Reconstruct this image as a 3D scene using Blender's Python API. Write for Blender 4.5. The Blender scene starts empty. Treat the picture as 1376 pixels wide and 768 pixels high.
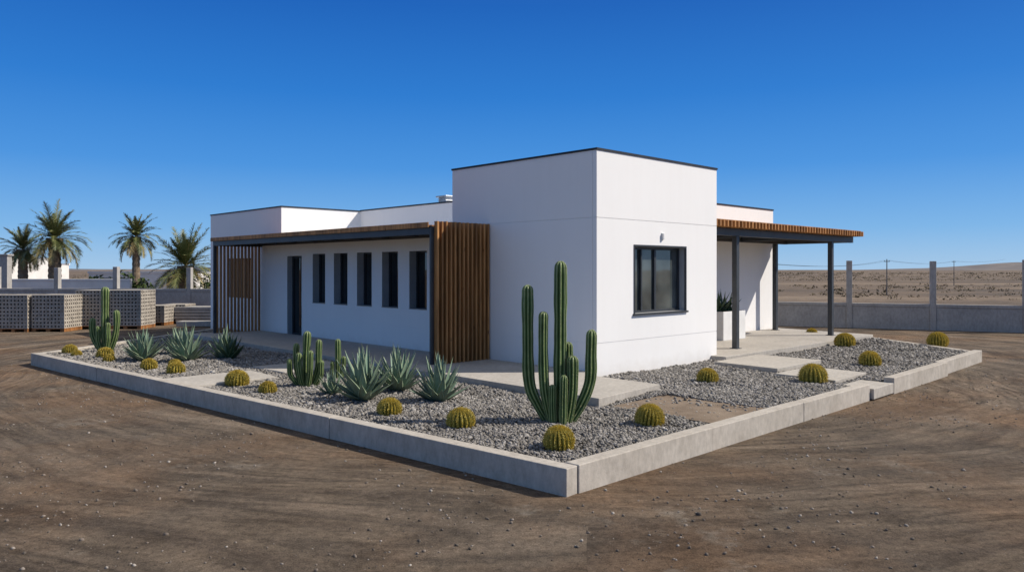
import bpy, math, random
import numpy as np
from mathutils import Vector, Matrix, noise
random.seed(7); np.random.seed(7)
R = math.radians
sc = bpy.context.scene

# ------------------------------------------------------------------ frame
CX, CY = 1.49, 13.4                    # corner of the tall block (world)
ANG = math.atan2(0.694, 0.720)
ca, sa = math.cos(ANG), math.sin(ANG)
def W(u, v, z=0.0):
    return Vector((CX + ca*u - sa*v, CY + sa*u + ca*v, z))
HM = Matrix.Translation((CX, CY, 0)) @ Matrix.Rotation(ANG, 4, 'Z')

# ------------------------------------------------------------------ materials
def base(name):
    m = bpy.data.materials.new(name); m.use_nodes = True
    nt = m.node_tree; b = nt.nodes['Principled BSDF']
    return m, nt, b
def N(nt, t, **k):
    n = nt.nodes.new(t)
    for a, v in k.items(): setattr(n, a, v)
    return n
def ramp(nt, fac, stops):
    r = N(nt, 'ShaderNodeValToRGB'); e = r.color_ramp.elements
    while len(e) < len(stops): e.new(0.5)
    for i, (p, c) in enumerate(stops):
        e[i].position = p; e[i].color = (c[0], c[1], c[2], 1)
    nt.links.new(fac, r.inputs[0]); return r.outputs[0]
def noise_n(nt, vec, scale, detail=5, rough=.55, dist=0.0):
    n = N(nt, 'ShaderNodeTexNoise'); n.inputs['Scale'].default_value = scale
    n.inputs['Detail'].default_value = detail; n.inputs['Roughness'].default_value = rough
    n.inputs['Distortion'].default_value = dist
    nt.links.new(vec, n.inputs['Vector']); return n.outputs['Fac']
def mapped(nt, out, scale=(1,1,1), loc=(0,0,0)):
    mp = N(nt, 'ShaderNodeMapping'); mp.inputs['Scale'].default_value = scale
    mp.inputs['Location'].default_value = loc
    nt.links.new(out, mp.inputs[0]); return mp.outputs[0]
def mixc(nt, fac, a, b, mode='MIX'):
    m = N(nt, 'ShaderNodeMix', data_type='RGBA', blend_type=mode)
    if hasattr(fac, 'links'): nt.links.new(fac, m.inputs[0])
    else: m.inputs[0].default_value = fac
    for s, i in ((a, 6), (b, 7)):
        if hasattr(s, 'links'): nt.links.new(s, m.inputs[i])
        else: m.inputs[i].default_value = (s[0], s[1], s[2], 1)
    return m.outputs[2]
def mth(nt, op, a, b=0.0, c=None):
    m = N(nt, 'ShaderNodeMath', operation=op)
    for i, s in enumerate((a, b) if c is None else (a, b, c)):
        if hasattr(s, 'links'): nt.links.new(s, m.inputs[i])
        else: m.inputs[i].default_value = s
    return m.outputs[0]
def bump(nt, b, h, strength, dist=.01, prev=None):
    n = N(nt, 'ShaderNodeBump'); n.inputs['Strength'].default_value = strength
    n.inputs['Distance'].default_value = dist
    nt.links.new(h, n.inputs['Height'])
    if prev is not None: nt.links.new(prev, n.inputs['Normal'])
    nt.links.new(n.outputs[0], b.inputs['Normal']); return n.outputs[0]
def gen(name, c1, c2, scale=3, rough=.8, bs=60, bstr=.3, bdist=.005, stretch=(1,1,1), spec=.3, metal=0, lo=.35, hi=.65, fine=0.0):
    m, nt, b = base(name)
    co = N(nt, 'ShaderNodeTexCoord').outputs['Object']
    v = mapped(nt, co, stretch)
    f = noise_n(nt, v, scale, 6, .6)
    col = ramp(nt, f, [(lo, c1), (hi, c2)])
    h = noise_n(nt, v, bs, 4, .6)
    if fine:
        g = ramp(nt, h, [(.3, (1-fine,)*3), (.7, (1+fine*.5,)*3)])
        col = mixc(nt, 1.0, col, g, 'MULTIPLY')
    nt.links.new(col, b.inputs['Base Color'])
    b.inputs['Roughness'].default_value = rough
    b.inputs['Specular IOR Level'].default_value = spec
    b.inputs['Metallic'].default_value = metal
    bump(nt, b, h, bstr, bdist)
    return m
def attrmat(name, stops, rough=.7, spec=.3, vscale=8, vary=.25):
    m, nt, b = base(name)
    a = N(nt, 'ShaderNodeAttribute', attribute_name='rnd')
    col = ramp(nt, a.outputs['Fac'], stops)
    co = N(nt, 'ShaderNodeTexCoord').outputs['Object']
    f = noise_n(nt, co, vscale, 4)
    g = ramp(nt, f, [(.3, (1-vary,)*3), (.7, (1+vary*.5,)*3)])
    col = mixc(nt, 1.0, col, g, 'MULTIPLY')
    nt.links.new(col, b.inputs['Base Color'])
    b.inputs['Roughness'].default_value = rough
    b.inputs['Specular IOR Level'].default_value = spec
    return m

def wall_mat():
    m, nt, b = base('white_render')
    co = N(nt, 'ShaderNodeTexCoord').outputs['Object']
    f = noise_n(nt, co, .7, 6, .6)
    col = ramp(nt, f, [(.3, (.87,.85,.815)), (.7, (.895,.875,.84))])
    st = noise_n(nt, mapped(nt, co, (3,3,.25)), 2.0, 5, .65)
    col = mixc(nt, 1.0, col, ramp(nt, st, [(.3, (.985,.983,.98)), (.6, (1,1,1))]), 'MULTIPLY')
    z = N(nt, 'ShaderNodeSeparateXYZ'); nt.links.new(co, z.inputs[0])
    dn = noise_n(nt, co, 5, 5, .6)
    d = mth(nt, 'MULTIPLY_ADD', dn, .5, .20)
    lim = mth(nt, 'SUBTRACT', d, z.outputs[2])
    fac = mth(nt, 'MULTIPLY', mth(nt, 'MAXIMUM', lim, 0.0), .8)
    col = mixc(nt, fac, col, (.50,.43,.35))
    nt.links.new(col, b.inputs['Base Color']); b.inputs['Roughness'].default_value = .85
    b.inputs['Specular IOR Level'].default_value = .2
    bump(nt, b, noise_n(nt, co, 120, 4, .7), .2, .003)
    return m
M_WALL = wall_mat()
M_CAP = gen('dark_flashing', (.02,.022,.026), (.035,.037,.04), 2, .5)
M_STEEL = gen('dark_steel', (.035,.04,.045), (.055,.06,.065), 3, .45, spec=.5, bstr=.05)
M_FRAME = gen('window_frame_grey', (.03,.033,.037), (.04,.043,.047), 3, .4, spec=.5, bstr=.03)
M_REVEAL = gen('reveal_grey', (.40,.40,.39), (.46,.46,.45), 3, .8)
def glass_mat(name, c1, c2):
    m, nt, b = base(name)
    co = N(nt, 'ShaderNodeTexCoord').outputs['Object']
    f = noise_n(nt, co, 1.3, 2)
    col = ramp(nt, f, [(.35, c1), (.65, c2)])
    nt.links.new(col, b.inputs['Base Color'])
    b.inputs['Roughness'].default_value = .03
    b.inputs['Specular IOR Level'].default_value = .7
    b.inputs['Coat Weight'].default_value = .3
    bump(nt, b, noise_n(nt, co, 1.8, 1), .06, .02)
    return m
M_GLASS = glass_mat('dark_glass', (.006,.008,.010), (.02,.025,.028))
M_GLASS2 = glass_mat('painted_reflection_glass', (.035,.042,.041), (.10,.115,.11))  # lighter grey-green reflections painted into the pane's base colour
def wood(name, c1, c2):
    m, nt, b = base(name)
    co = N(nt, 'ShaderNodeTexCoord').outputs['Object']
    v = mapped(nt, co, (9, 9, .7))
    f = noise_n(nt, v, 3, 7, .65, .6)
    col = ramp(nt, f, [(.3, c1), (.7, c2)])
    big = noise_n(nt, mapped(nt, co, (7,7,.4)), 1.1, 2)
    col = mixc(nt, 1.0, col, ramp(nt, big, [(.35, (.6,.6,.6)), (.65, (1.2,1.2,1.2))]), 'MULTIPLY')
    kn = N(nt, 'ShaderNodeTexVoronoi'); kn.inputs['Scale'].default_value = 2.2
    nt.links.new(mapped(nt, co, (2.4,2.4,1)), kn.inputs['Vector'])
    k = ramp(nt, kn.outputs['Distance'], [(.05, (.35,.3,.28)), (.12, (1,1,1))])
    col = mixc(nt, 1.0, col, k, 'MULTIPLY')
    nt.links.new(col, b.inputs['Base Color']); b.inputs['Roughness'].default_value = .6
    b.inputs['Specular IOR Level'].default_value = .3
    bump(nt, b, f, .3, .004)
    return m
M_WOOD = wood('stained_timber', (.29,.125,.040), (.54,.265,.092))
M_WOODD = wood('stained_timber_boards', (.20,.080,.025), (.38,.17,.058))
def concrete(name, c1, c2):
    m, nt, b = base(name)
    co = N(nt, 'ShaderNodeTexCoord').outputs['Object']
    f = noise_n(nt, co, 1.6, 8, .65)
    col = ramp(nt, f, [(.3, c1), (.7, c2)])
    f2 = noise_n(nt, mapped(nt, co, (1,1,.5)), 14, 6, .7)
    col = mixc(nt, 1.0, col, ramp(nt, f2, [(.3, (.76,.75,.74)), (.65, (1.06,1.05,1.04))]), 'MULTIPLY')
    v = N(nt, 'ShaderNodeTexVoronoi'); v.inputs['Scale'].default_value = 45
    nt.links.new(co, v.inputs['Vector'])
    pit = ramp(nt, v.outputs['Distance'], [(.04, (.55,.54,.53)), (.16, (1,1,1))])
    col = mixc(nt, .6, col, mixc(nt, 1.0, col, pit, 'MULTIPLY'))
    nt.links.new(col, b.inputs['Base Color']); b.inputs['Roughness'].default_value = .88
    b.inputs['Specular IOR Level'].default_value = .25
    n1 = bump(nt, b, noise_n(nt, co, 60, 5, .7), .4, .006)
    bump(nt, b, v.outputs['Distance'], .15, .004, n1)
    return m
M_CURB = concrete('curb_concrete', (.41,.365,.305), (.56,.51,.44))
M_SLAB = concrete('slab_concrete', (.42,.385,.335), (.52,.48,.42))
M_OLDC = concrete('weathered_concrete', (.35,.33,.30), (.47,.445,.41))
M_SCREED = gen('compacted_sand', (.18,.13,.088), (.27,.205,.145), 2.5, .95, 90, .5, .01, fine=.25)

def gravel_mat():
    m, nt, b = base('gravel_bed_mat')
    co = N(nt, 'ShaderNodeTexCoord').outputs['Object']
    v = N(nt, 'ShaderNodeTexVoronoi'); v.inputs['Scale'].default_value = 34
    nt.links.new(co, v.inputs['Vector'])
    cs = N(nt, 'ShaderNodeSeparateColor'); nt.links.new(v.outputs['Color'], cs.inputs[0])
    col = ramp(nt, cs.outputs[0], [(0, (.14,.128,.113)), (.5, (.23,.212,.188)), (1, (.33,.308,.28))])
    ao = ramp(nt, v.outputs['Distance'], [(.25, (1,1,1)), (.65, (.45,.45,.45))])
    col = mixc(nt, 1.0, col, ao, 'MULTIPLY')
    nt.links.new(col, b.inputs['Base Color']); b.inputs['Roughness'].default_value = .9
    inv = mth(nt, 'SUBTRACT', 1.0, v.outputs['Distance'])
    bump(nt, b, inv, 1.0, .03)
    return m
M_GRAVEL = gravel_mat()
M_STONE = attrmat('gravel_stone', [(0, (.145,.13,.113)), (.5, (.24,.22,.195)), (.88, (.325,.30,.27)), (1, (.44,.41,.375))], .9, .2, 2.5, .25)
M_PEB = attrmat('dirt_pebble', [(0, (.10,.083,.066)), (.6, (.21,.17,.135)), (1, (.38,.34,.29))], .9, .2, 30, .2)

def ground_mat():
    m, nt, b = base('dirt_ground')
    co = N(nt, 'ShaderNodeTexCoord').outputs['Object']
    s = N(nt, 'ShaderNodeSeparateXYZ')
    wob = N(nt, 'ShaderNodeTexNoise'); wob.inputs['Scale'].default_value = .16; wob.inputs['Detail'].default_value = 1
    nt.links.new(co, wob.inputs['Vector'])
    wv = N(nt, 'ShaderNodeVectorMath', operation='MULTIPLY_ADD')
    nt.links.new(wob.outputs['Color'], wv.inputs[0]); wv.inputs[1].default_value = (3.0,3.0,0)
    nt.links.new(co, wv.inputs[2])
    nt.links.new(wv.outputs[0], s.inputs[0])
    dx = mth(nt, 'SUBTRACT', s.outputs[0], 2.2); dy = mth(nt, 'SUBTRACT', s.outputs[1], 19.0)
    r = mth(nt, 'SQRT', mth(nt, 'ADD', mth(nt, 'MULTIPLY', dx, dx), mth(nt, 'MULTIPLY', dy, dy)))
    th = mth(nt, 'ARCTAN2', dx, dy)
    cv = N(nt, 'ShaderNodeCombineXYZ'); nt.links.new(r, cv.inputs[0]); nt.links.new(mth(nt, 'MULTIPLY', th, 1.3), cv.inputs[1])
    cv2 = N(nt, 'ShaderNodeCombineXYZ'); nt.links.new(r, cv2.inputs[0]); nt.links.new(mth(nt, 'MULTIPLY', th, 2.6), cv2.inputs[1])
    tr = noise_n(nt, cv.outputs[0], 1.35, 3, .5, .1)
    trf = noise_n(nt, cv2.outputs[0], 7, 5, .65, .1)
    big = noise_n(nt, co, .28, 5, .6)
    med = noise_n(nt, co, 1.3, 9, .72)
    fin = noise_n(nt, co, 14, 8, .82)
    vf = noise_n(nt, co, 75, 3, .75)
    # compacted, paler tyre lanes with darker loose shoulders
    a = ramp(nt, tr, [(.34, (.100,.077,.058)), (.44, (.155,.118,.086)), (.50, (.205,.157,.112)), (.545, (.125,.097,.072)), (.60, (.225,.172,.124)), (.70, (.28,.218,.16))])
    c = mixc(nt, mth(nt, 'MULTIPLY', ramp(nt, big, [(.42,(0,0,0)),(.60,(1,1,1))]), .45), a, (.130,.108,.086))
    warm = noise_n(nt, mapped(nt, co, (1,1,1), (9,4,0)), .35, 5, .6)
    c = mixc(nt, ramp(nt, warm, [(.46,(0,0,0)),(.66,(.6,.6,.6))]), c, (.245,.150,.086))
    c = mixc(nt, 1.0, c, ramp(nt, med, [(.32,(.66,.65,.64)),(.5,(1,1,1)),(.68,(1.26,1.24,1.21))]), 'MULTIPLY')
    lane = ramp(nt, trf, [(.36,(.66,.66,.66)),(.5,(1,1,1)),(.66,(1.18,1.18,1.18))])
    lm = ramp(nt, big, [(.40,(.95,.95,.95)),(.60,(.25,.25,.25))])
    c = mixc(nt, lm, c, mixc(nt, 1.0, c, lane, 'MULTIPLY'))
    pale = noise_n(nt, mapped(nt, co, (1,1,1), (5,3,0)), .5, 9, .76)
    c = mixc(nt, ramp(nt, pale, [(.585,(0,0,0)),(.68,(.6,.6,.6))]), c, (.31,.275,.225))
    c = mixc(nt, 1.0, c, ramp(nt, fin, [(.32,(.50,.49,.48)),(.5,(1,1,1)),(.68,(1.45,1.42,1.38))]), 'MULTIPLY')
    c = mixc(nt, 1.0, c, ramp(nt, vf, [(.3,(.55,.55,.55)),(.7,(1.45,1.45,1.45))]), 'MULTIPLY')
    nt.links.new(c, b.inputs['Base Color']); b.inputs['Roughness'].default_value = .95
    b.inputs['Specular IOR Level'].default_value = .12
    n1 = bump(nt, b, tr, 1.0, .35)
    n1 = bump(nt, b, trf, .6, .04, n1)
    n2 = bump(nt, b, med, .7, .12, n1)
    n3 = bump(nt, b, fin, 1.0, .035, n2)
    bump(nt, b, vf, .8, .009, n3)
    return m
M_GROUND = ground_mat()
def field_mat():
    m, nt, b = base('desert_field_mat')
    co = N(nt, 'ShaderNodeTexCoord').outputs['Object']
    f = noise_n(nt, mapped(nt, co, (.3,1,1)), .05, 8, .7)
    c = ramp(nt, f, [(.38, (.085,.062,.042)), (.5, (.17,.118,.074)), (.62, (.26,.19,.125))])
    f2 = noise_n(nt, co, .8, 6, .7)
    c = mixc(nt, 1.0, c, ramp(nt, f2, [(.3,(.55,.55,.53)),(.7,(1.25,1.25,1.25))]), 'MULTIPLY')
    nt.links.new(c, b.inputs['Base Color']); b.inputs['Roughness'].default_value = 1
    bump(nt, b, f2, .8, .3)
    return m
M_FIELD = field_mat()

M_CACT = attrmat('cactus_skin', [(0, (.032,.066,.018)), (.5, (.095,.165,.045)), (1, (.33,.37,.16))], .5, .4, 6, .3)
M_SPINE = attrmat('pale_spines', [(0, (.45,.38,.24)), (1, (.6,.52,.36))], .8, .2)
M_BARR = attrmat('barrel_skin', [(0, (.08,.085,.012)), (1, (.38,.31,.05))], .6, .3)
M_GOLD = attrmat('golden_spines', [(0, (.52,.38,.05)), (1, (.78,.64,.18))], .6, .3)
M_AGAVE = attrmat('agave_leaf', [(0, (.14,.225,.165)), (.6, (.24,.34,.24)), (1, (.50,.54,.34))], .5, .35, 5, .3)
M_AGAVD = attrmat('snake_plant_leaf', [(0, (.05,.09,.04)), (.6, (.09,.15,.07)), (1, (.3,.33,.14))], .5, .35, 5, .3)
M_PALM = attrmat('palm_frond', [(0, (.075,.095,.030)), (.6, (.17,.185,.06)), (1, (.38,.28,.12))], .5, .4, 2, .3)
M_TRUNK = gen('palm_trunk', (.17,.12,.075), (.32,.24,.16), 6, .95, 20, 1, .03, (1,1,3))
M_POLE = gen('weathered_pole', (.16,.14,.12), (.24,.21,.18), 6, .95)
M_SCRUB = attrmat('scrub_leaf', [(0, (.055,.048,.027)), (.6, (.10,.085,.048)), (1, (.19,.15,.09))], .9, .1)
M_BUSH = attrmat('bush_leaf', [(0, (.03,.05,.015)), (1, (.10,.14,.04))], .8, .2)
M_BLOCK = concrete('cinder_block', (.36,.32,.265), (.50,.45,.38))
M_VENT = gen('galvanised_metal', (.35,.36,.37), (.5,.51,.52), 4, .4, metal=.6)
M_WHITE = gen('whitewash', (.70,.66,.60), (.80,.76,.70), 1.2, .9)
M_HILL = gen('hill_earth', (.135,.12,.115), (.21,.18,.16), .012, 1, .05, .1, .1)
M_PLANTER = gen('planter_render', (.70,.69,.66), (.78,.77,.74), 3, .8)

# ------------------------------------------------------------------ mesh builder
class MB:
    def __init__(s): s.v=[]; s.f=[]; s.m=[]; s.a=[]
    def add(s, vs, fs, mi=0, attr=0.5):
        o=len(s.v); s.v += [tuple(p) for p in vs]
        s.a += (list(attr) if hasattr(attr,'__len__') else [attr]*len(vs))
        s.f += [tuple(i+o for i in f) for f in fs]; s.m += [mi]*len(fs)
    def box(s, x0,x1,y0,y1,z0,z1, mi=0, attr=.5):
        s.add([(x0,y0,z0),(x1,y0,z0),(x1,y1,z0),(x0,y1,z0),(x0,y0,z1),(x1,y0,z1),(x1,y1,z1),(x0,y1,z1)],
              [(0,3,2,1),(4,5,6,7),(0,1,5,4),(1,2,6,5),(2,3,7,6),(3,0,4,7)], mi, attr)
    def prism(s, poly, z0, z1, mi=0):
        n=len(poly)
        s.add([(p[0],p[1],z0) for p in poly]+[(p[0],p[1],z1) for p in poly],
              [tuple(range(n-1,-1,-1)), tuple(range(n,2*n))]+[(i,(i+1)%n,n+(i+1)%n,n+i) for i in range(n)], mi)
    def quad(s, a,b,c,d, mi=0): s.add([a,b,c,d],[(0,1,2,3)],mi)
    def obj(s, name, mats, parent=None, mw=None, bevel=0, smooth=False):
        me=bpy.data.meshes.new(name); me.from_pydata(s.v,[],s.f); 
        for m in mats: me.materials.append(m)
        me.polygons.foreach_set('material_index', s.m)
        at=me.attributes.new('rnd','FLOAT','POINT'); at.data.foreach_set('value', [float(x) for x in s.a])
        if smooth: me.polygons.foreach_set('use_smooth',[True]*len(s.f))
        me.update()
        ob=bpy.data.objects.new(name, me); sc.collection.objects.link(ob)
        if parent: ob.parent=parent
        elif mw is not None: ob.matrix_world=mw
        if bevel:
            b=ob.modifiers.new('bevel','BEVEL'); b.width=bevel; b.segments=2; b.limit_method='ANGLE'; b.angle_limit=R(40)
        return ob
def empty(name, mw=None, parent=None):
    e=bpy.data.objects.new(name,None); sc.collection.objects.link(e)
    if mw is not None: e.matrix_world=mw
    if parent: e.parent=parent
    return e

# ------------------------------------------------------------------ house
house = empty('modern_white_house', HM)
def wallpanel(mb, axis, const, a0,a1,z0,z1, ops=(), grooves=(), depth=.2, vgr=()):
    def P(a,d,z): return (a,const+d,z) if axis=='x' else (const+d,a,z)
    g=.006; gd=.010
    As=sorted(set([a0,a1]+[o[0] for o in ops]+[o[1] for o in ops]+[w+s*g for w in vgr for s in (-1,1)]))
    Zs=sorted(set([z0,z1]+[o[2] for o in ops]+[o[3] for o in ops]+[w+s*g for w in grooves for s in (-1,1)]))
    for i in range(len(As)-1):
        for j in range(len(Zs)-1):
            ac=(As[i]+As[i+1])/2; zc=(Zs[j]+Zs[j+1])/2
            if any(o[0]<ac<o[1] and o[2]<zc<o[3] for o in ops): continue
            gz=any(abs(zc-w)<g*.9 for w in grooves); gx=any(abs(ac-w)<g*.9 for w in vgr)
            d = gd if (gz or gx) else 0
            A0,A1,Z0,Z1=As[i],As[i+1],Zs[j],Zs[j+1]
            mb.quad(P(A0,d,Z0),P(A1,d,Z0),P(A1,d,Z1),P(A0,d,Z1))
            if gz and not gx:
                mb.quad(P(A0,0,Z0),P(A1,0,Z0),P(A1,d,Z0),P(A0,d,Z0)); mb.quad(P(A0,0,Z1),P(A1,0,Z1),P(A1,d,Z1),P(A0,d,Z1))
            if gx and not gz:
                mb.quad(P(A0,0,Z0),P(A0,0,Z1),P(A0,d,Z1),P(A0,d,Z0)); mb.quad(P(A1,0,Z0),P(A1,0,Z1),P(A1,d,Z1),P(A1,d,Z0))
    for (x0,x1,b0,b1) in ops:
        for q in (((x0,b0),(x0,b1)),((x1,b0),(x1,b1)),((x0,b0),(x1,b0)),((x0,b1),(x1,b1))):
            (p0,q0),(p1,q1)=q
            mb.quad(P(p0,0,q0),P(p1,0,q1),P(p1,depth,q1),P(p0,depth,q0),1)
TZ, LZ, MZ, WZ = 4.207, 3.885, 3.90, 2.88
wins=[(4.87+1.09*i, 5.52+1.09*i, 1.20, 2.52) for i in range(5)]
door=(10.48,11.30,.27,2.48)
lwin=(13.45,15.15,1.22,2.45)
rwin=(1.10,2.77,1.28,2.53)
mb=MB()
wallpanel(mb,'x',0,0,3.95,0,TZ,[rwin],[.8,3.02],.255,[])
wallpanel(mb,'y',0,0,3.98,0,TZ,[],[.8,3.02],.255,[.09])
wallpanel(mb,'y',0,3.98,11.65,0,WZ,wins+[door],[.8],.255)
wallpanel(mb,'y',0,11.65,16.59,0,LZ,[lwin],[.8],.255)
e=.26
mb.box(e,3.95,e,3.98,0,TZ-.001)
mb.quad((0,0,TZ),(3.95,0,TZ),(3.95,e,TZ),(e,e,TZ)); mb.quad((0,0,TZ),(e,e,TZ),(e,3.98,TZ),(0,3.98,TZ))
mb.quad((3.95,0,0),(3.95,e,0),(3.95,e,TZ),(3.95,0,TZ)); mb.quad((0,3.98,0),(e,3.98,0),(e,3.98,TZ),(0,3.98,TZ))
mb.box(e,2.7,3.9,11.7,0,WZ-.002); mb.quad((0,3.9,WZ-.002),(e,3.9,WZ-.002),(e,11.7,WZ-.002),(0,11.7,WZ-.002))
mb.box(e,6,11.65,16.59,0,LZ-.001)
mb.quad((0,11.65,LZ-.001),(e,11.65,LZ-.001),(e,16.59,LZ-.001),(0,16.59,LZ-.001))
mb.quad((0,11.65,WZ-.1),(e,11.65,WZ-.1),(e,11.65,LZ),(0,11.65,LZ)); mb.quad((0,16.59,0),(e,16.59,0),(e,16.59,LZ),(0,16.59,LZ))
mb.box(3.9,11.6,2.65,12,0,MZ); mb.box(2.63,3.98,3.9,11.7,2.7,MZ-.003)
mb.obj('walls',[M_WALL,M_REVEAL],house)
# caps
mb=MB(); o=.018; t=.14; h=.038
def ring(x0,x1,y0,y1,z):
    mb.box(x0-o,x1+o,y0-o,y0+t,z+.002,z+h); mb.box(x0-o,x1+o,y1-t,y1+o,z+.002,z+h)
    mb.box(x0-o,x0+t,y0+t,y1-t,z+.002,z+h); mb.box(x1-t,x1+o,y0+t,y1-t,z+.002,z+h)
ring(0,3.95,0,3.98,TZ); ring(0,6,11.65,16.59,LZ)
mb.box(2.63-o,2.63+t,4.0,11.63,MZ,MZ+h); mb.box(3.97,11.6+o,2.65-o,2.65+t,MZ+.001,MZ+h+.001); mb.box(11.6-t,11.6+o,2.65+t,12,MZ+.001,MZ+h+.001)
mb.obj('roof_flashing',[M_CAP],house)
# windows
def window(axis,const,o,name,nm=1,d=.17, mat=M_FRAME, glass=M_GLASS, f=.05):
    a0,a1,z0,z1=o; mb=MB()
    def B(p0,p1,d0,d1,q0,q1,mi):
        if axis=='x': mb.box(p0,p1,const+d0,const+d1,q0,q1,mi)
        else: mb.box(const+d0,const+d1,p0,p1,q0,q1,mi)
    B(a0,a1,d,d+.06,z0,z0+f,0); B(a0,a1,d,d+.06,z1-f,z1,0)
    B(a0,a0+f,d,d+.06,z0+f,z1-f,0); B(a1-f,a1,d,d+.06,z0+f,z1-f,0)
    for k in range(nm):
        c=a0+(a1-a0)*(k+1)/(nm+1); B(c-.03,c+.03,d-.005,d+.055,z0+f,z1-f,0)
    B(a0+f,a1-f,d+.035,d+.045,z0+f,z1-f,1)
    return mb.obj(name,[mat,glass],house,bevel=.003)
for w in wins: window('y',0,w,'slot_window',0,.19,f=.035)
window('y',0,door,'glazed_door',0,.15)
window('y',0,lwin,'timber_window',2,.06,mat=M_WOOD)
window('x',0,rwin,'sliding_window',1,.14,glass=M_GLASS2,f=.045)
mb=MB()
a0,a1,z0,z1=rwin
mb.box(a0-.035,a1+.035,-.012,.03,z1,z1+.035); mb.box(a0-.035,a0,-.012,.03,z0,z1); mb.box(a1,a1+.035,-.012,.03,z0,z1); mb.box(a0-.06,a1+.06,-.04,.03,z0-.035,z0)
mb.box(a0+.05,a0+.09,.12,.17,z0+.05,z1-.05); mb.box(a0+.36,a0+.40,.125,.17,z0+.05,z1-.05)
mb.obj('window_surround',[M_FRAME],house,bevel=.004)
mb=MB()
for w in wins: mb.box(-.02,.19,w[0]+.002,w[1]-.002,w[2]+.001,w[2]+.018)
mb.obj('window_sills',[M_OLDC],house,bevel=.003)
mb=MB()
for i in range(11):
    y=13.47+i*.155; mb.box(.03,.055,y,y+.12,1.26,2.41)
mb.obj('timber_shutters',[M_WOOD],house,bevel=.004)
mb=MB(); mb.box(.06,.08,10.58,10.60,1.1,1.5); mb.box(.08,.15,10.58,10.60,1.15,1.17); mb.box(.08,.15,10.58,10.60,1.43,1.45)
mb.obj('door_handle',[M_VENT],house)
mb=MB(); mb.box(1.94,2.0,-.015,-.001,2.67,2.81); mb.box(1.945,1.995,-.05,-.015,2.68,2.80)
mb.obj('wall_lamp',[M_PLANTER],house,bevel=.006)
mb=MB(); mb.box(3.2,3.5,8.15,8.48,MZ,MZ+.25); mb.box(3.14,3.56,8.09,8.54,MZ+.25,MZ+.29)
for i in range(4): mb.box(3.18,3.52,8.13,8.50,MZ+.06+.045*i,MZ+.075+.045*i)
mb.obj('roof_vent',[M_VENT],house,bevel=.006)

# pergola along left facade
PX=-1.446; y0,y1=2.91,12.92
per=empty('veranda_canopy',parent=house)
mb=MB()
mb.box(PX,PX+.08,y0,y1,2.77,2.925); mb.box(PX+.08,-.003,y1-.08,y1,2.77,2.925); mb.box(PX+.08,-.003,y0,y0+.06,2.80,2.925)
mb.box(-.07,-.003,y0+.06,y1-.08,2.80,2.925)
n=9
for i in range(1,n):
    y=y0+(y1-y0)*i/n; mb.box(PX+.08,-.07,y-.03,y+.03,2.83,2.90)
mb.box(PX+.0,PX+.07,y0-.05,y0-.002,.29,2.92); mb.box(PX,PX+.07,y1-.07,y1-.001,.29,2.769)
mb.obj('steel_frame',[M_STEEL],per,bevel=.004)
mb=MB(); mb.box(PX-.03,-.003,y0-.0,y1+.03,2.927,2.95); mb.obj('canopy_deck',[M_WOODD],per)
mb=MB(); mb.box(PX-.055,PX-.032,y0-.02,y1+.05,2.90,3.0); mb.box(PX-.032,-.003,y1+.032,y1+.055,2.90,3.0); mb.obj('timber_fascia',[M_WOOD],per,bevel=.003)
mb=MB(); n=13; sp=1.40/n
for i in range(n):
    x=PX+.075+sp*i; mb.box(x,x+.042,y0-.15,y0-.052,.27,3.02+random.uniform(-.004,.004))
mb.obj('slat_screen',[M_WOOD],per,bevel=.004)
mb=MB()
for i in range(10):
    x=PX+.075+.137*i; mb.box(x,x+.130,y0-.05,y0-.02,.28,2.795)
mb.obj('screen_boards',[M_WOODD],per,bevel=.003)
mb=MB(); n=13; sp=1.36/n
for i in range(n):
    x=PX+.085+sp*i; mb.box(x,x+.04,y1-.09,y1-.005,.29,2.769)
mb.obj('slat_screen_open',[M_WOOD],per,bevel=.004)

# porch
por=empty('entrance_porch',parent=house)
mb=MB()
for (x,y,b) in ((5.38,.37,.30),(10.43,.37,.30),(11.05,2.3,.30)): mb.box(x-.06,x+.06,y-.06,y+.06,b,2.86); mb.box(x-.1,x+.1,y-.1,y+.1,b,b+.012)
mb.box(3.96,11.75,.29,.41,2.862,3.03); mb.box(3.96,11.75,2.24,2.36,2.862,3.03); mb.box(11.63,11.75,.41,2.24,2.865,3.028); mb.box(3.96,4.06,.41,2.24,2.865,3.028)
for x in (6.5,9.0): mb.box(x-.04,x+.04,.41,2.24,2.88,3.02)
mb.obj('steel_frame',[M_STEEL],por,bevel=.004)
mb=MB(); x=3.98
while x<11.8:
    mb.box(x,x+.055,.02,2.62,3.034,3.17+random.uniform(-.004,.004)); x+=.152
mb.obj('roof_slats',[M_WOOD],por,bevel=.004)
mb=MB(); 
for i in range(12): mb.box(4.0,11.74,.07+i*.21,.07+i*.21+.2,3.176,3.19)
mb.obj('roof_boards',[M_WOOD],por)
# planter
pl=empty('planter_box',HM)
mb=MB(); a=(6.85,7.95,1.55,2.2)
mb.box(a[0],a[1],a[2],a[2]+.05,.30,1.03); mb.box(a[0],a[1],a[3]-.05,a[3],.30,1.03); mb.box(a[0],a[0]+.05,a[2]+.05,a[3]-.05,.30,1.03); mb.box(a[1]-.05,a[1],a[2]+.05,a[3]-.05,.30,1.03)
mb.obj('planter_walls',[M_PLANTER],pl,bevel=.006)
mb=MB(); mb.box(a[0]+.05,a[1]-.05,a[2]+.05,a[3]-.05,.31,.96); mb.obj('soil',[M_SCREED],pl)

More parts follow.
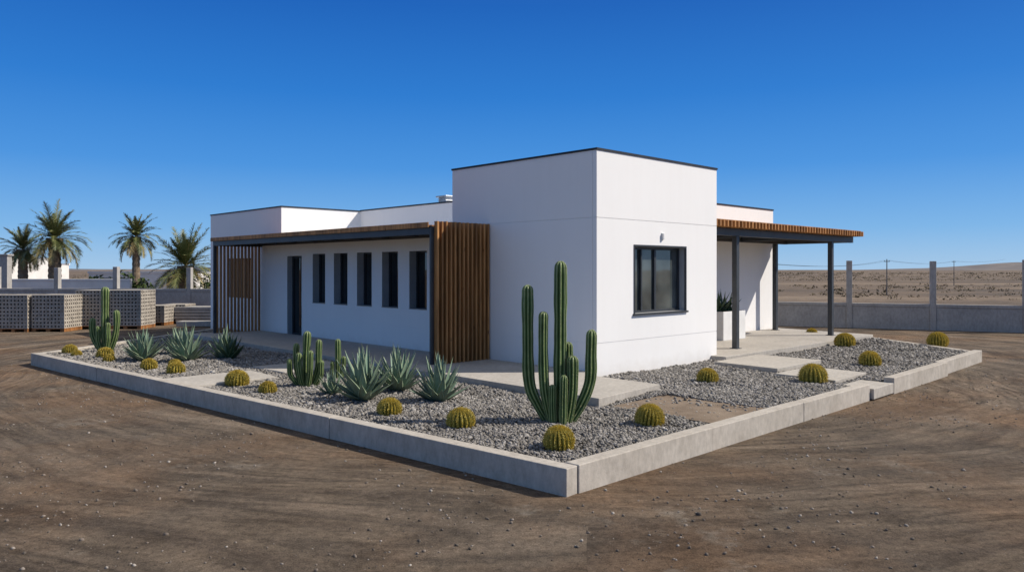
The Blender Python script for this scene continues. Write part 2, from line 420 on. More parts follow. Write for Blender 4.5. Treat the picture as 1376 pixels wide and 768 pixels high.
# ------------------------------------------------------------------ slabs / bed
BZ=.18
slab=MB(); slab.prism([(-2.1,-1.78),(-.38,-1.6),(-.38,-.004),(-.004,-.004),(-.004,1.9),(-2.08,1.9)],.15,.30)
slab.prism([(-2.08,1.908),(-.004,1.908),(-.004,7.4),(-2.06,7.4)],.15,.295); slab.prism([(-2.06,7.408),(-.004,7.408),(-.004,13.1),(-2.04,13.1)],.15,.295)
slab.obj('terrace_pavement',[M_SLAB],mw=HM,bevel=.008)
mb=MB(); mb.prism([(3.72,-.35),(11.5,-.35),(11.9,2.64),(3.955,2.64),(3.955,-.004),(3.72,-.004)],.15,.30); mb.obj('porch_pavement',[M_SLAB],mw=HM,bevel=.008)
mb=MB()
mb.prism([(2.85,-1.92),(4.75,-1.88),(4.8,-.5),(2.95,-.55)],.15,.285); mb.prism([(2.35,-3.2),(3.75,-3.16),(3.85,-2.05),(2.45,-2.08)],.13,.25); mb.prism([(2.27,-3.85),(3.18,-3.83),(3.18,-3.28),(2.27,-3.3)],.02,.19)
mb.prism([(-5.72,3.72),(-4.1,3.8),(-4.05,4.95),(-5.8,4.95)],.13,.235); mb.prism([(-3.75,4.2),(-2.3,4.2),(-2.3,5.4),(-3.8,5.4)],.13,.24)
mb.obj('stepping_stone_path',[M_SLAB],mw=HM,bevel=.008)
mb=MB(); mb.prism([(-2.05,-3.74),(-.62,-3.74),(-.65,-1.9),(-2.05,-1.95)],.1,.204); mb.obj('sand_path',[M_SCREED],mw=HM)
outer=[(-5.13,-3.90),(2.25,-3.80),(9.4,-3.58),(12.3,.65),(12.7,3.2),(11.3,12),(3,12),(1,15.2),(0,15.6),(-6.35,10.84)]
mb=MB(); inn=[(-5.03,-3.80),(2.25,-3.70),(9.3,-3.48),(12.2,.65),(12.6,3.2),(11.3,12),(3,12),(1,15.1),(0,15.5),(-6.22,10.80)]
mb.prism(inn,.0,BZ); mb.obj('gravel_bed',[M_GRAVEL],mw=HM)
cw=.17
def curb(A,B,maxlen,mbx,z1=.265,off=0,endA=0,endB=0):
    A=Vector(A);B=Vector(B);d=(B-A);L=d.length;d.normalize();n=Vector((-d.y,d.x))
    A=A+d*endA; B=B-d*endB; L=(B-A).length
    k=max(1,round(L/maxlen))
    for i in range(k):
        p=A+d*(L*i/k+.003); q=A+d*(L*(i+1)/k-.003); j=random.uniform(-.006,.006)
        zz=z1+random.uniform(-.004,.004)
        mbx.prism([p+n*(off+j),q+n*(off+j),q+n*(cw+off+j),p+n*(cw+off+j)],-.05,zz)
mb=MB()
curb((-5.13,-3.90),(2.25,-3.80),2.5,mb,endA=cw+.004)
curb((3.2,-3.78),(6.3,-3.70),4,mb,.27,-.05); curb((6.3,-3.70),(9.4,-3.58),4,mb,.262,.03)
curb((9.4,-3.58),(12.3,.65),2.5,mb,.22,endA=.1); curb((12.3,.65),(12.7,3.2),3,mb,.22)
curb((-6.35,10.84),(-5.13,-3.90),3.6,mb)
curb((0,15.6),(-6.35,10.84),2.6,mb,.25,0,0,.02)
mb.obj('concrete_curb',[M_CURB],mw=HM,bevel=.009)

# ------------------------------------------------------------------ stones
def inpoly(x,y,poly):
    c=np.zeros(len(x),bool); n=len(poly)
    for i in range(n):
        x1,y1=poly[i]; x2,y2=poly[(i+1)%n]
        if y1==y2: continue
        t=((y1>y)!=(y2>y))&(x<(x2-x1)*(y-y1)/(y2-y1)+x1); c^=t
    return c
import bmesh
bm=bmesh.new(); bmesh.ops.create_icosphere(bm,subdivisions=1,radius=1.0)
IV=np.array([v.co[:] for v in bm.verts]); IF=np.array([[v.index for v in f.verts] for f in bm.faces]); bm.free()
def stones(name,u,v,z,size,mat,mw):
    n=len(u); nv=len(IV)
    s=size[:,None]*np.random.uniform(.6,1.25,(n,3)); s[:,2]*=.75
    jit=1+np.random.uniform(-.25,.25,(n,nv,1))
    P=IV[None]*jit*s[:,None,:]
    def rot(P,ang,i,j):
        c=np.cos(ang)[:,None]; q=np.sin(ang)[:,None]; a=P[:,:,i].copy(); b=P[:,:,j].copy()
        P[:,:,i]=c*a-q*b; P[:,:,j]=q*a+c*b
    rot(P,np.random.uniform(-.6,.6,n),0,2); rot(P,np.random.uniform(-.6,.6,n),1,2); rot(P,np.random.uniform(0,6.28,n),0,1)
    P+=np.stack([u,v,z],1)[:,None,:]
    F=(IF[None]+(np.arange(n)*nv)[:,None,None]).reshape(-1,3)
    me=bpy.data.meshes.new(name); me.vertices.add(n*nv); me.vertices.foreach_set('co',P.astype(np.float32).ravel())
    nf=len(F); me.loops.add(nf*3); me.loops.foreach_set('vertex_index',F.ravel().astype(np.int32))
    me.polygons.add(nf); me.polygons.foreach_set('loop_start',np.arange(0,nf*3,3,dtype=np.int32)); 
    me.update(calc_edges=True)
    at=me.attributes.new('rnd','FLOAT','POINT'); at.data.foreach_set('value',np.repeat(np.random.rand(n),nv).astype(np.float32))
    me.materials.append(mat)
    ob=bpy.data.objects.new(name,me); sc.collection.objects.link(ob); ob.matrix_world=mw; return ob
n=430000
u=np.random.uniform(-6.5,12.6,n); v=np.random.uniform(-4,15.5,n)
vis=[(-4.96,-3.73),(2.25,-3.64),(9.25,-3.42),(12.1,.65),(12.4,3.0),(11.95,2.6),(11.55,-.4),(3.66,-.42),(3.66,-.02),(-.34,-.02),(-.34,-1.6),(-2.14,-1.82),(-2.12,13.15),(-.1,13.15),(-.1,15.3),(-6.15,10.78)]
ok=inpoly(u,v,vis)
for ex in ([(2.85,-1.92),(4.75,-1.88),(4.8,-.5),(2.95,-.55)],[(2.35,-3.2),(3.75,-3.16),(3.85,-2.05),(2.45,-2.08)],[(2.2,-3.9),(3.2,-3.9),(3.2,-3.28),(2.2,-3.28)],
           [(-5.72,3.72),(-4.1,3.8),(-4.05,4.95),(-5.8,4.95)],[(-3.75,4.2),(-2.3,4.2),(-2.3,5.4),(-3.8,5.4)]):
    ok&=~inpoly(u,v,ex)
sp=inpoly(u,v,[(-2.0,-3.74),(-.66,-3.74),(-.7,-1.9),(-2.0,-1.95)])
ok&=(~sp)|(np.random.rand(n)<.10)
depth=CY+sa*u+ca*v
keep=np.random.rand(n)<np.clip(1.2-(depth-8)/11,.15,1)
ok&=keep
u,v,depth=u[ok],v[ok],depth[ok]
hn=np.array([noise.noise(Vector((a*.9,b*.9,0)))*.035+noise.noise(Vector((a*4,b*4,3)))*.014 for a,b in zip(u,v)])
size=np.random.uniform(.011,.026,len(u))*(1+np.clip((depth-9)/12,0,1.0)); big=np.random.rand(len(u))<.025; size[big]*=1.5
stones('gravel_stones',u,v,BZ+.012+np.maximum(hn,-.02)+np.random.uniform(0,.012,len(u)),size,M_STONE,HM)
n=40000
x=np.random.uniform(-12,13,n); y=2.2+np.random.rand(n)**1.6*16
uu=ca*(x-CX)+sa*(y-CY); vv=-sa*(x-CX)+ca*(y-CY)
ok=~inpoly(uu,vv,[(p[0]*1.0,p[1]) for p in outer])
cl=np.array([noise.noise(Vector((a*.7,b*.7,9))) for a,b in zip(x,y)]); ok&=(np.random.rand(n)<.5+cl*1.4)
x,y=x[ok],y[ok]
size=.004+.016*np.random.rand(len(x))**3.2; big=np.random.rand(len(x))<.007; size[big]*=1.9
stones('ground_pebbles',x,y,size*.2,size,M_PEB,Matrix.Identity(4))

# ------------------------------------------------------------------ ground & far land
mb=MB(); mb.quad((-4000,-600,0),(4000,-600,0),(4000,5000,0),(-4000,5000,0)); mb.obj('ground',[M_GROUND])
mb=MB(); mb.add([(-4000,52,.004),(-40,46,.004),(9,29.9,.004),(18,25.9,.004),(60,7,.004),(4000,-600,.004),(4000,4900,.004),(-4000,4900,.004)],[(0,1,2,3,4,5,6,7)]); mb.obj('desert_field',[M_FIELD])
def hill(name,d,x0,x1,fn,mat,thick=200):
    mb=MB(); n=120; top=[]
    for i in range(n+1):
        t=i/n; X=x0+(x1-x0)*t; top.append((X,fn(t)))
    vs=[];fs=[]
    for X,hh in top:
        vs+= [(X,d-thick*.8,-1),(X,d-thick*.3,hh*.65),(X,d,hh),(X,d+thick,-1)]
    for i in range(n):
        for k in range(3): a=i*4+k; fs.append((a,a+4,a+5,a+1))
    mb.add(vs,fs); return mb.obj(name,[mat],smooth=True)
def fb(x,s): return sum(noise.noise(Vector((x*s*2**k,k*3.7,0)))/2**k for k in range(5))
sm=lambda t:(lambda q:q*q*(3-2*q))(min(1,max(0,t)))
hill('distant_hill',2600,1150,3600,lambda t: 7*sm(t*9)+21*sm((t-.10)/.15)*(1+.22*fb(t,5)),M_HILL,500)
hill('low_ridge',900,330,1500,lambda t: max(.2,(2.6*min(1,t*3.)+.8*fb(t,7))),M_FIELD,200)
hill('low_ridge',1400,-2500,-300,lambda t: max(.2,3+3*fb(t,5)),M_HILL,200)
def clump(mb,x,y,z,r,h,n,up=.5):
    for i in range(n):
        a=random.uniform(0,6.28); rr=r*math.sqrt(random.random()); hh=h*random.random()*(1-.6*(rr/r)**2)
        p=Vector((x+rr*math.cos(a),y+rr*math.sin(a),z+hh)); s=r*random.uniform(.12,.3)
        d1=Vector((random.uniform(-1,1),random.uniform(-1,1),random.uniform(-.4,1))).normalized()*s
        d2=Vector((random.uniform(-1,1),random.uniform(-1,1),random.uniform(-.6,.6))).normalized()*s*.5
        mb.add([p-d2,p+d2,p+d1],[(0,1,2)],0,random.random())
mb=MB()
for i in range(950):
    d=38+ (random.random()**1.1)*420; a=random.uniform(.3,.78); x=a*d
    if d<130 and noise.noise(Vector((x*.03,d*.02,1)))<-.05: continue
    r=random.uniform(.2,.55)*(1+d/150); clump(mb,x,d,0,r,r*random.uniform(.35,.6),24 if d<120 else 14)
for i in range(160):
    d=50+ (random.random()**1.2)*200; a=random.uniform(-.72,-.35); x=a*d
    r=random.uniform(.3,.7)*(1+d/250); clump(mb,x,d,0,r,r*.6,16)
mb.obj('desert_scrub',[M_SCRUB])

# ------------------------------------------------------------------ perimeter walls
def perim(name,A,B,h,th,posts,ph,mat=M_OLDC,pmat=M_OLDC):
    A=Vector(A);B=Vector(B);d=(B-A);L=d.length;ang=math.atan2(d.y,d.x)
    root=empty(name,Matrix.Translation((A.x,A.y,0))@Matrix.Rotation(ang,4,'Z'))
    mb=MB(); ps=[(p*L) for p in posts]; edges=[0]+ps+[L]
    for i in range(len(edges)-1):
        a=edges[i]+(.1 if i else 0); b=edges[i+1]-(.1 if i<len(edges)-2 else 0)
        if b-a<.05: continue
        mb.box(a,b,-th/2,th/2,-.05,h-.11); mb.box(a,b,-th/2-.03,th/2+.03,h-.108,h)
    mb.obj('panels',[mat],root,bevel=.01)
    mb=MB()
    for p in ps: mb.box(p-.098,p+.098,-.11,.11,-.05,ph+random.uniform(-.03,.03))
    if ps: mb.obj('posts',[pmat],root,bevel=.012)
perim('perimeter_wall',Vector((2.0,32.2)),Vector((26.0,21.3)),.90,.16,[(X-2.0)/24.0 for X in (4.9,7.35,9.8,12.2,14.62,17.1,19.6,22,24.5)],2.42)
perim('perimeter_wall',(-34,33.5),(-8,31.5),1.30,.18,[(X+34)/26 for X in (-31.2,-28,-25,-22,-19.3,-16.7,-13.5,-10.8)],2.2,M_OLDC)
perim('whitewashed_wall',(-44,40.5),(-19.5,39.0),1.62,.2,[],2.2,M_WHITE)
mb=MB(); mb.box(-24.2,-23.85,36,36.35,0,2.75); mb.box(-24.26,-23.79,35.94,36.41,2.75,2.83); mb.obj('gate_pillar',[M_OLDC],bevel=.01)
def farhouse(x0,x1,d,h,dep=6):
    root=empty('distant_white_building',Matrix.Translation((x0,d,0))); w=x1-x0
    mb=MB(); mb.box(0,w,0,dep,0,h); mb.box(-.08,w+.08,-.08,.15,h+.002,h+.18); mb.box(-.08,w+.08,dep-.15,dep+.08,h+.002,h+.18); mb.obj('walls',[M_WHITE],root)
    mb=MB(); k=max(1,int(w/3))
    for i in range(k):
        c=w*(i+.5)/k; mb.box(c-.5,c+.5,-.03,.02,h*.38,h*.75); 
    mb.obj('windows',[M_FRAME],root)
farhouse(-46,-39.4,60,2.95); farhouse(-40,-30.5,72,1.75); farhouse(-37,-31,88,2.2); farhouse(-36,-28,100,1.9); farhouse(-58,-50,80,2.6)
def pole(x,y,h,nm='power_pole'):
    root=empty(nm,Matrix.Translation((x,y,0))); mb=MB(); n=8
    vs=[];fs=[]
    for k,(z,r) in enumerate(((0,.055),(h,.035))):
        for i in range(n): a=6.283*i/n; vs.append((r*math.cos(a),r*math.sin(a),z))
    fs=[(i,(i+1)%n,n+(i+1)%n,n+i) for i in range(n)]+[tuple(range(n,2*n))]
    mb.add(vs,fs); mb.obj('mast',[M_POLE],root)
    mb=MB(); mb.box(-.22,.22,-.025,.025,h-.22,h-.18); 
    for q in (-.2,0,.2): mb.box(q-.015,q+.015,-.015,.015,h-.179,h-.1)
    mb.obj('crossarm',[M_POLE],root)
P1=(30.5,62.0,2.95); P2=(58.0,100.0,3.3)
for p in (P1,P2): pole(*p)
mb=MB()
def wire(a,b):
    a=Vector((a[0],a[1],a[2]-.1)); b=Vector((b[0],b[1],b[2]-.1))
    for off in (-.2,.2):
        prev=None
        for i in range(17):
            t=i/16; p=a.lerp(b,t)+Vector((off,0,-.5*4*t*(1-t)*.6)); 
            if prev is not None:
                r=.007; mb.add([prev+Vector((0,0,-r)),p+Vector((0,0,-r)),p+Vector((0,0,r)),prev+Vector((0,0,r))],[(0,1,2,3)])
            prev=p
wire(P1,P2); wire(P2,(110,170,4.5)); wire((11,34,2.5),P1)
mb.obj('power_lines',[M_CAP])

# ------------------------------------------------------------------ cinder block stacks
def stack(x0,x1,y0,dep,h,name='cinder_block_pallet'):
    root=empty(name,Matrix.Translation((x0,y0,0))); w=x1-x0
    mb=MB(); cz=.125; nz=round((h-.12)/cz); cx=.125
    def face(P,W_,sgn):
        nx=max(2,round(W_/cx)); sx=W_/nx
        for i in range(nx):
            for j in range(nz):
                a0,a1=i*sx,(i+1)*sx; b0,b1=.12+j*cz,.12+(j+1)*cz
                mx=.030; mz=.032
                jj=random.uniform(-.008,.008)
                c=[(a0,b0),(a1,b0),(a1,b1),(a0,b1)]; q=[(a0+mx,b0+mz),(a1-mx,b0+mz),(a1-mx,b1-mz),(a0+mx,b1-mz)]
                vs=[P(a,jj,b) for a,b in c]+[P(a,jj,b) for a,b in q]+[P(a,.12,b) for a,b in q]
                fs=[(k,(k+1)%4,4+(k+1)%4,4+k) for k in range(4)]+[(4+k,4+(k+1)%4,8+(k+1)%4,8+k) for k in range(4)]+[(8,9,10,11)]
                mb.add(vs,fs)
    face(lambda a,d,z:(a,d,z),w,1); face(lambda a,d,z:(w-d,a,z),dep,1)
    H=.12+nz*cz
    mb.quad((0,0,H),(w,0,H),(w,dep,H),(0,dep,H)); mb.quad((0,0,.12),(0,dep,.12),(0,dep,H),(0,0,H)); mb.quad((0,dep,.12),(w,dep,.12),(w,dep,H),(0,dep,H))
    mb.obj('blocks',[M_BLOCK],root)
    mb=MB()
    for k in range(3): mb.box(w*k/2*.88,w*k/2*.88+.12*w,0,dep,0,.085)
    mb.box(0,w,0,dep,.088,.117); mb.obj('pallet',[M_WOODD],root)
stack(-18.6,-17.35,25.5,1.1,1.30); stack(-17.25,-16.28,25.6,1.0,1.29); stack(-16.2,-15.1,25.7,1.1,1.28)
stack(-15.35,-14.25,26.8,1.1,1.36); stack(-14.2,-13.1,26.9,1.1,1.34); stack(-14.05,-13.05,28.6,1.0,.78); stack(-13.6,-12.7,29.6,1,.72)
mb=MB()
for k in range(5):
    for i in range(3):
        xo=random.uniform(-.12,.12); mb.box(-13.1+xo,-10.6+xo,29.4+i*.32,29.4+i*.32+.28,.08+k*.12,.08+k*.12+.1)
mb.box(-12.8,-12.6,29.4,30.3,0,.079); mb.box(-11.2,-11.0,29.4,30.3,0,.079)
mb.obj('concrete_plank_pile',[M_OLDC],bevel=.008)
mb=MB()
for k in range(2): mb.box(-12.3,-10.4,27.9+k*.3,28.15+k*.3,.02,.2)
mb.obj('concrete_beam',[M_OLDC],bevel=.008)

# ------------------------------------------------------------------ plants
def frame(t):
    t=t.normalized(); a=Vector((1,0,0)) if abs(t.x)<.9 else Vector((0,1,0))
    b=(a-t*a.dot(t)).normalized(); return b,t.cross(b)
def column(mb,pts,r,nribs=11,depth=.30,spin=0.0,dome=1.0):
    P=[]
    k=len(pts)
    for i in range(k-1):
        p0=pts[max(0,i-1)];p1=pts[i];p2=pts[i+1];p3=pts[min(k-1,i+2)]
        st=6
        for s in range(st):
            t=s/st; P.append(.5*((2*p1)+(p2-p0)*t+(2*p0-5*p1+4*p2-p3)*t*t+(3*p1-p0-3*p2+p3)*t**3))
    P.append(pts[-1])
    Ls=[0]
    for i in range(1,len(P)): Ls.append(Ls[-1]+(P[i]-P[i-1]).length)
    T=Ls[-1]; 
    stations=[]; nn=max(8,int(T/.05))
    for i in range(nn): stations.append((T-r*dome)*i/(nn-1))
    stations+= [T-r*dome*(1-math.sin(R(a))) for a in (25,45,62,78,89)]
    def at(s):
        for i in range(1,len(P)):
            if s<=Ls[i]: return P[i-1].lerp(P[i],(s-Ls[i-1])/max(1e-6,Ls[i]-Ls[i-1]))
        return P[-1]
    rad=[]
    for s in stations:
        q=(s-(T-r*dome))/(r*dome); f=1 if q<=0 else math.sqrt(max(0,1-q*q))
        base_f=.72+.28*min(1,s/(.25*T+.001)); wob=1+.05*math.sin(s*7+spin*5)+.025*math.sin(s*17+spin)
        rad.append(max(.002,r*f*base_f*wob))
    M=nribs*4; vs=[];fs=[];at_=[]
    b0=None
    for k2,s in enumerate(stations):
        c=at(s); tg=(at(min(T,s+.02))-at(max(0,s-.02))); 
        if tg.length<1e-5: tg=Vector((0,0,1))
        tg.normalize()
        if b0 is None: b,n_=frame(tg)
        else:
            b=(b0-tg*b0.dot(tg)).normalized(); n_=tg.cross(b)
        b0=b
        for j in range(M):
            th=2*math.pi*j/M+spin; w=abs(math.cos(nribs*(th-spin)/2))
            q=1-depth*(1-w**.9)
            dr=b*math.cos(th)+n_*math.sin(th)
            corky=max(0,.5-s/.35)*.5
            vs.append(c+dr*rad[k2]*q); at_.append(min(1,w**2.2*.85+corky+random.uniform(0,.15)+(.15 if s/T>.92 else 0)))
            if j%4==0 and rad[k2]>.25*r:
                for _ in range(3):
                    p=c+dr*rad[k2]*1.0+tg*random.uniform(-.02,.02); dd=(dr+b*random.uniform(-.6,.6)+n_*random.uniform(-.6,.6)+tg*random.uniform(-.6,.6)).normalized()*random.uniform(.012,.026)*(r/.075)
                    sd=dd.cross(tg).normalized()*.0016*(r/.075); mb.add([p-sd,p+sd,p+dd],[(0,1,2)],1,random.random())
    S=len(stations)
    for a in range(S-1):
        for j in range(M): fs.append((a*M+j,a*M+(j+1)%M,(a+1)*M+(j+1)%M,(a+1)*M+j))
    fs.append(tuple((S-1)*M+j for j in range(M)))
    mb.add(vs,fs,0,at_)
def cactus(name,x,y,stems,nribs=10,z=BZ):
    mb=MB()
    for (bx,by,tx,ty,h,r) in stems:
        b=Vector((bx,by,-.04)); 
        if abs(tx-bx)+abs(ty-by)<.06: pts=[b,Vector(((bx+tx)/2+random.uniform(-.015,.015),(by+ty)/2,h/2)),Vector((tx,ty,h))]
        else:
            zb=min(.45,h*.4); wx=random.uniform(-.015,.015)
            pts=[b,Vector((bx+(tx-bx)*.55,by+(ty-by)*.55,zb*.5)),Vector((bx+(tx-bx)*.93,by+(ty-by)*.93,zb*1.15)),Vector((tx+wx,ty,zb*1.15+(h-zb*1.15)*.5)),Vector((tx,ty,h))]
        column(mb,pts,r,nribs,spin=random.uniform(0,1))
    return mb.obj(name,[M_CACT,M_SPINE],mw=Matrix.Translation((x,y,z)))
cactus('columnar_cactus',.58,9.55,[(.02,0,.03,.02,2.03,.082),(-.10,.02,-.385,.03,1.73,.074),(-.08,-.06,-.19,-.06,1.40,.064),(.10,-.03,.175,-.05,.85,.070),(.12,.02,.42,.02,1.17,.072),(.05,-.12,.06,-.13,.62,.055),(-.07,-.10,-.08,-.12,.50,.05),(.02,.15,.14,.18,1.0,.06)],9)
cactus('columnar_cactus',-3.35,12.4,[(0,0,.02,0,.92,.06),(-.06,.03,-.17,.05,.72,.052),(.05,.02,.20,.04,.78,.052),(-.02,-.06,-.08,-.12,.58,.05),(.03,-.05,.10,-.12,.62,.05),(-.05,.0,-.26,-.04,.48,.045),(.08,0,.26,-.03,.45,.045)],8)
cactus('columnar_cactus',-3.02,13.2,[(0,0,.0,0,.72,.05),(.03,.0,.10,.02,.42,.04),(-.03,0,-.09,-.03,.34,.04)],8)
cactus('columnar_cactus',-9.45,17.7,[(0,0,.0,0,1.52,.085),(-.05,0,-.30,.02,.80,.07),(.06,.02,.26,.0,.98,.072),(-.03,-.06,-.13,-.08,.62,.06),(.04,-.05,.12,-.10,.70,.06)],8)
def barrel(x,y,w,z=BZ):
    mb=MB(); r=w/2; H=r*1.80; nr=random.choice((18,20,21)); M=nr*4; vs=[];at_=[];fs=[]; K=15
    sx=random.uniform(.94,1.06)
    for k in range(K):
        ph=-.9+ (math.pi/2+.9)*k/(K-1)
        rho=r*max(.03,math.cos(ph)**.95); zz=H*.48*(math.sin(ph)+.72)
        if k==K-1: zz-=.012
        for j in range(M):
            th=2*math.pi*j/M; wv=abs(math.cos(nr*th/2)); q=1-.15*(1-wv)
            d=Vector((math.cos(th)*sx,math.sin(th),0)); p=d*rho*q+Vector((0,0,zz)); vs.append(p); at_.append(wv**1.5)
            if j%4==0 and k>0:
                nrm=(Vector((math.cos(th)*math.cos(ph),math.sin(th)*math.cos(ph),math.sin(ph)))).normalized()
                for _ in range(13):
                    dd=(nrm*.8+Vector((random.uniform(-1,1),random.uniform(-1,1),random.uniform(-1,1)))*.9).normalized()*r*random.uniform(.10,.22)
                    sd=dd.cross(Vector((random.random(),random.random(),random.random()))).normalized()*.0036*(1+max(0,y-9)*.07)
                    pp_=p+Vector((random.uniform(-1,1),random.uniform(-1,1),random.uniform(-1,1)))*r*.05
                    mb.add([pp_-sd,pp_+sd,pp_+dd],[(0,1,2)],1,random.random())
    for a in range(K-1):
        for j in range(M): fs.append((a*M+j,a*M+(j+1)%M,(a+1)*M+(j+1)%M,(a+1)*M+j))
    fs.append(tuple((K-1)*M+j for j in range(M)))
    mb.add(vs,fs,0,at_)
    mb.obj('golden_barrel_cactus',[M_BARR,M_GOLD],mw=Matrix.Translation((x,y,z-.01))@Matrix.Rotation(random.uniform(-.12,.12),4,'Y'))
for (X,Y,w) in ((.51,8.15,.335),(1.68,9.36,.355),(-.615,9.25,.325),(-1.62,10.05,.305),(3.30,12.9,.33),(5.08,12.85,.43),
    (8.30,18.98,.44),(7.10,15.1,.40),(10.70,19.15,.45),(-4.55,12.6,.345),(-3.76,11.75,.265),(-6.15,13.95,.31),(-6.95,14.6,.29),
    (-10.0,17.25,.30),(-8.75,16.4,.32),(-8.4,15.9,.22),(8.65,22.0,.30),(-6.55,14.8,.24),(-9.6,16.8,.2)):
    barrel(X,Y,w)
def agave(x,y,w,h,nl=46,mat=None,name='agave_plant',upright=0.0,z=BZ,wid=.072):
    mb=MB(); R0=w/2
    for i in range(nl):
        t=i/(nl-1); az=i*2.39996+random.uniform(-.2,.2)
        el=R(86-66*t**.9+random.uniform(-6,6)+upright*20*(t)); el=min(el,R(88))
        L=(h*1.08*(1-t)+R0*1.1*t)*random.uniform(.86,1.08) if not upright else h*random.uniform(.6,1.05)
        Wd=wid*L/.5*random.uniform(.85,1.1)*(.8+.2*t); K=9; vs=[];at_=[]
        d=Vector((math.cos(az),math.sin(az),0)); sd=Vector((-math.sin(az),math.cos(az),0))
        p=d*.03*(t+.2); e_=el; curl=random.uniform(-.05,.35)*(1-upright); tone=.05+.4*random.random()
        for k in range(K):
            s=k/(K-1); wdt=Wd*(.62+.75*math.sin(math.pi*min(1,s*.95+.08)))*(1-s**2.2)*.62+.001
            up=Vector((-d.x*math.sin(e_),-d.y*math.sin(e_),math.cos(e_)))
            fw=Vector((d.x*math.cos(e_),d.y*math.cos(e_),math.sin(e_)))
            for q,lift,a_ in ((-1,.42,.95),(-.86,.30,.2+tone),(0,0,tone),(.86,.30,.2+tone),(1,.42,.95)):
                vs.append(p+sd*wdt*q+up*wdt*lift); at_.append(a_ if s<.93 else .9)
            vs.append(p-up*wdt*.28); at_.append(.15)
            p=p+fw*L/(K-1); e_+=curl/(K-1)*(.5-s)*2+ .12/(K-1)
        fs=[]
        for k in range(K-1):
            a=k*6;b=a+6
            for j in range(4): fs.append((a+j,a+j+1,b+j+1,b+j))
            fs.append((a+4,a+5,b+5,b+4)); fs.append((a+5,a,b,b+5))
        mb.add(vs,fs,0,at_)
    mb.obj(name,[mat or M_AGAVE],mw=Matrix.Translation((x,y,z)),smooth=True)
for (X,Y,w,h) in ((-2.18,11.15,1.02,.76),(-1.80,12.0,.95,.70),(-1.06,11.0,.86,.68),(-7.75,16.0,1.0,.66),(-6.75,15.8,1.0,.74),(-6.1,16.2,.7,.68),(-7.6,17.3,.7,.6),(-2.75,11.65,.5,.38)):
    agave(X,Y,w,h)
agave(-5.95,16.1,.5,.6,20,M_AGAVD,'aloe_plant',.6)
for dx in (-.33,-.05,.25):
    p=W(7.4+dx,1.87); agave(p.x,p.y,.4,random.uniform(.6,.78),9,M_AGAVD,'snake_plant',1.0,.95,.055)

def palm(x,y,ch,cr,nf=46,tr=.22,lean=0,droop=1.0):
    root=empty('palm_tree',Matrix.Translation((x,y,0)))
    mb=MB(); n=12; K=26; vs=[];fs=[]
    for k in range(K):
        t=k/(K-1); r=tr*(1.15-.25*t)*(1+.10*(k%2))+(tr*.45 if t>.88 else 0)
        for i in range(n): a=6.283*i/n; vs.append((lean*t*t+r*math.cos(a),r*math.sin(a),ch*t))
    for k in range(K-1):
        for i in range(n): fs.append((k*n+i,k*n+(i+1)%n,(k+1)*n+(i+1)%n,(k+1)*n+i))
    mb.add(vs,fs); mb.obj('trunk',[M_TRUNK],root)
    mb=MB()
    for i in range(nf):
        t=i/(nf-1); az=i*2.39996+random.uniform(-.3,.3); el=R(80-120*t+random.uniform(-8,8)); L=cr*random.uniform(.85,1.25)
        d=Vector((math.cos(az),math.sin(az),0)); sd=Vector((-math.sin(az),math.cos(az),0)); p=Vector((lean,0,ch-.05)); e_=el; K=15
        ca_=(.7+.3*random.random()) if t>.8 else random.random()*.65
        for k in range(K):
            s=k/(K-1); fw=Vector((d.x*math.cos(e_),d.y*math.cos(e_),math.sin(e_))); up=Vector((-d.x*math.sin(e_),-d.y*math.sin(e_),math.cos(e_)))
            q=p+fw*L/(K-1)
            mb.add([p-sd*.02,p+sd*.02,q+sd*.014,q-sd*.014],[(0,1,2,3)],0,.9)
            if s>.08:
                ll=L*.28*math.sin(math.pi*(.12+.82*s))**.7
                for sg in (-1,1):
                    for h_ in (0,.5):
                        o_=p+(q-p)*h_; tip=o_+fw*ll*.65+sd*sg*ll*.65*random.uniform(.8,1.1)+up*ll*random.uniform(.0,.4)+Vector((0,0,-ll*.2))
                        mb.add([o_-fw*.034,o_+fw*.034,tip],[(0,1,2)],0,min(1,ca_+random.uniform(-.12,.12)))
            p=q; e_-=droop*R(88)/K*(.4+s)*max(.15,math.cos(el))
    mb.obj('fronds',[M_PALM],root)
palm(-27.0,45,3.95,1.8,70,.32); palm(-29.2,45.5,3.3,1.35,54,.25); palm(-22.2,45,4.05,1.35,54,.2); palm(-16.7,39,2.3,1.8,74,.3,droop=.7); palm(-15.2,40,1.5,1.1,46,.2)
mb=MB()
for (x,y,r,h) in ((-21.5,42,.9,1.9),(-20.6,42.5,.7,1.5),(-24,44,.8,1.6),(-14.6,37,.7,1.7)):
    clump(mb,x,y,.2,r,h,900)
mb.obj('background_shrubs',[M_BUSH])

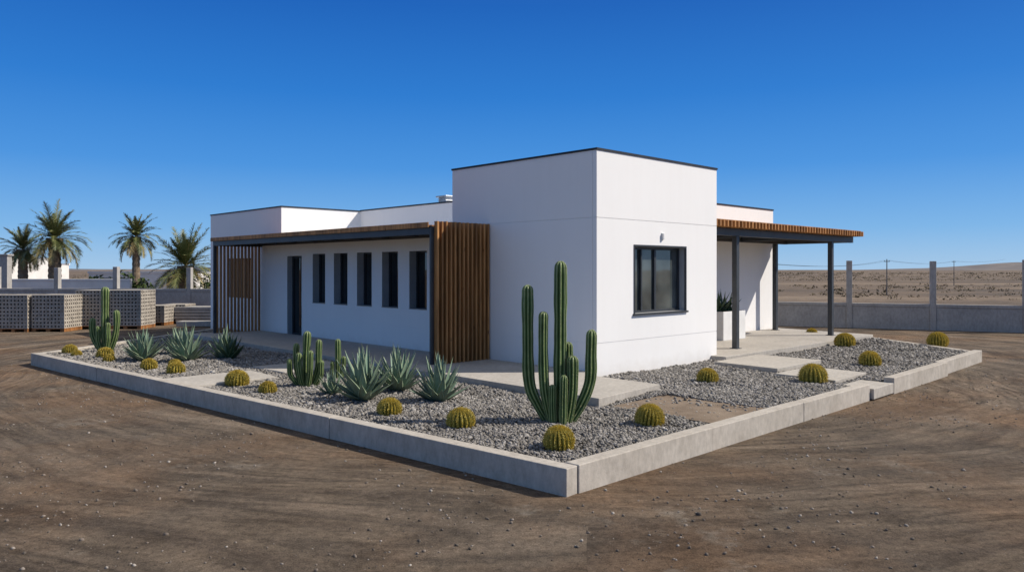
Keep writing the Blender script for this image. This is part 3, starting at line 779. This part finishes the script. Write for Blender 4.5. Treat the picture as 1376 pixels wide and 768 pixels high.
# ------------------------------------------------------------------ light, sky, camera
EL, AZ = 41.0, 2.0     # elevation, azimuth from +X toward +Y
s=Vector((math.cos(R(EL))*math.cos(R(AZ)), math.cos(R(EL))*math.sin(R(AZ)), math.sin(R(EL))))
li=bpy.data.lights.new('sun','SUN'); li.energy=5.0; li.angle=R(.5); li.color=(1,.935,.845)
lo=bpy.data.objects.new('sun',li); sc.collection.objects.link(lo); lo.rotation_euler=s.to_track_quat('Z','Y').to_euler(); lo.location=(20,0,20)
w=bpy.data.worlds.new('World'); sc.world=w; w.use_nodes=True; nt=w.node_tree
bg=nt.nodes['Background']; sky=nt.nodes.new('ShaderNodeTexSky'); sky.sky_type='NISHITA'; sky.sun_disc=False
sky.sun_elevation=R(EL); sky.sun_rotation=R(90-AZ); sky.altitude=600; sky.air_density=1.0; sky.dust_density=.2; sky.ozone_density=1.5
# sky colour by elevation: pale horizon, deep blue, brighter grey overhead added as fill
tc=nt.nodes.new('ShaderNodeTexCoord'); sx=nt.nodes.new('ShaderNodeSeparateXYZ'); nt.links.new(tc.outputs['Generated'],sx.inputs[0])
gr=ramp(nt, sx.outputs[2], [(0.0,(.33,.55,.81)),(.05,(.17,.43,.80)),(.13,(.05,.28,.74)),(.22,(.012,.19,.64)),(.33,(.002,.115,.50)),(.52,(.12,.20,.38)),(1.0,(.44,.44,.44))])
scl=nt.nodes.new('ShaderNodeVectorMath'); scl.operation='SCALE'; nt.links.new(gr,scl.inputs[0]); scl.inputs['Scale'].default_value=1/.12
mx=mixc(nt,.92,sky.outputs[0],scl.outputs[0])
nt.links.new(mx,bg.inputs[0]); bg.inputs[1].default_value=.12
cam=bpy.data.cameras.new('camera'); co=bpy.data.objects.new('camera',cam); sc.collection.objects.link(co)
co.location=(0,0,2.1); co.rotation_euler=(R(90),0,0); cam.sensor_width=36; cam.lens=26.79; cam.shift_y=-22/1376; cam.clip_end=12000; cam.clip_start=.05
sc.camera=co
sc.view_settings.view_transform='Standard'; sc.view_settings.look='None'; sc.view_settings.exposure=0
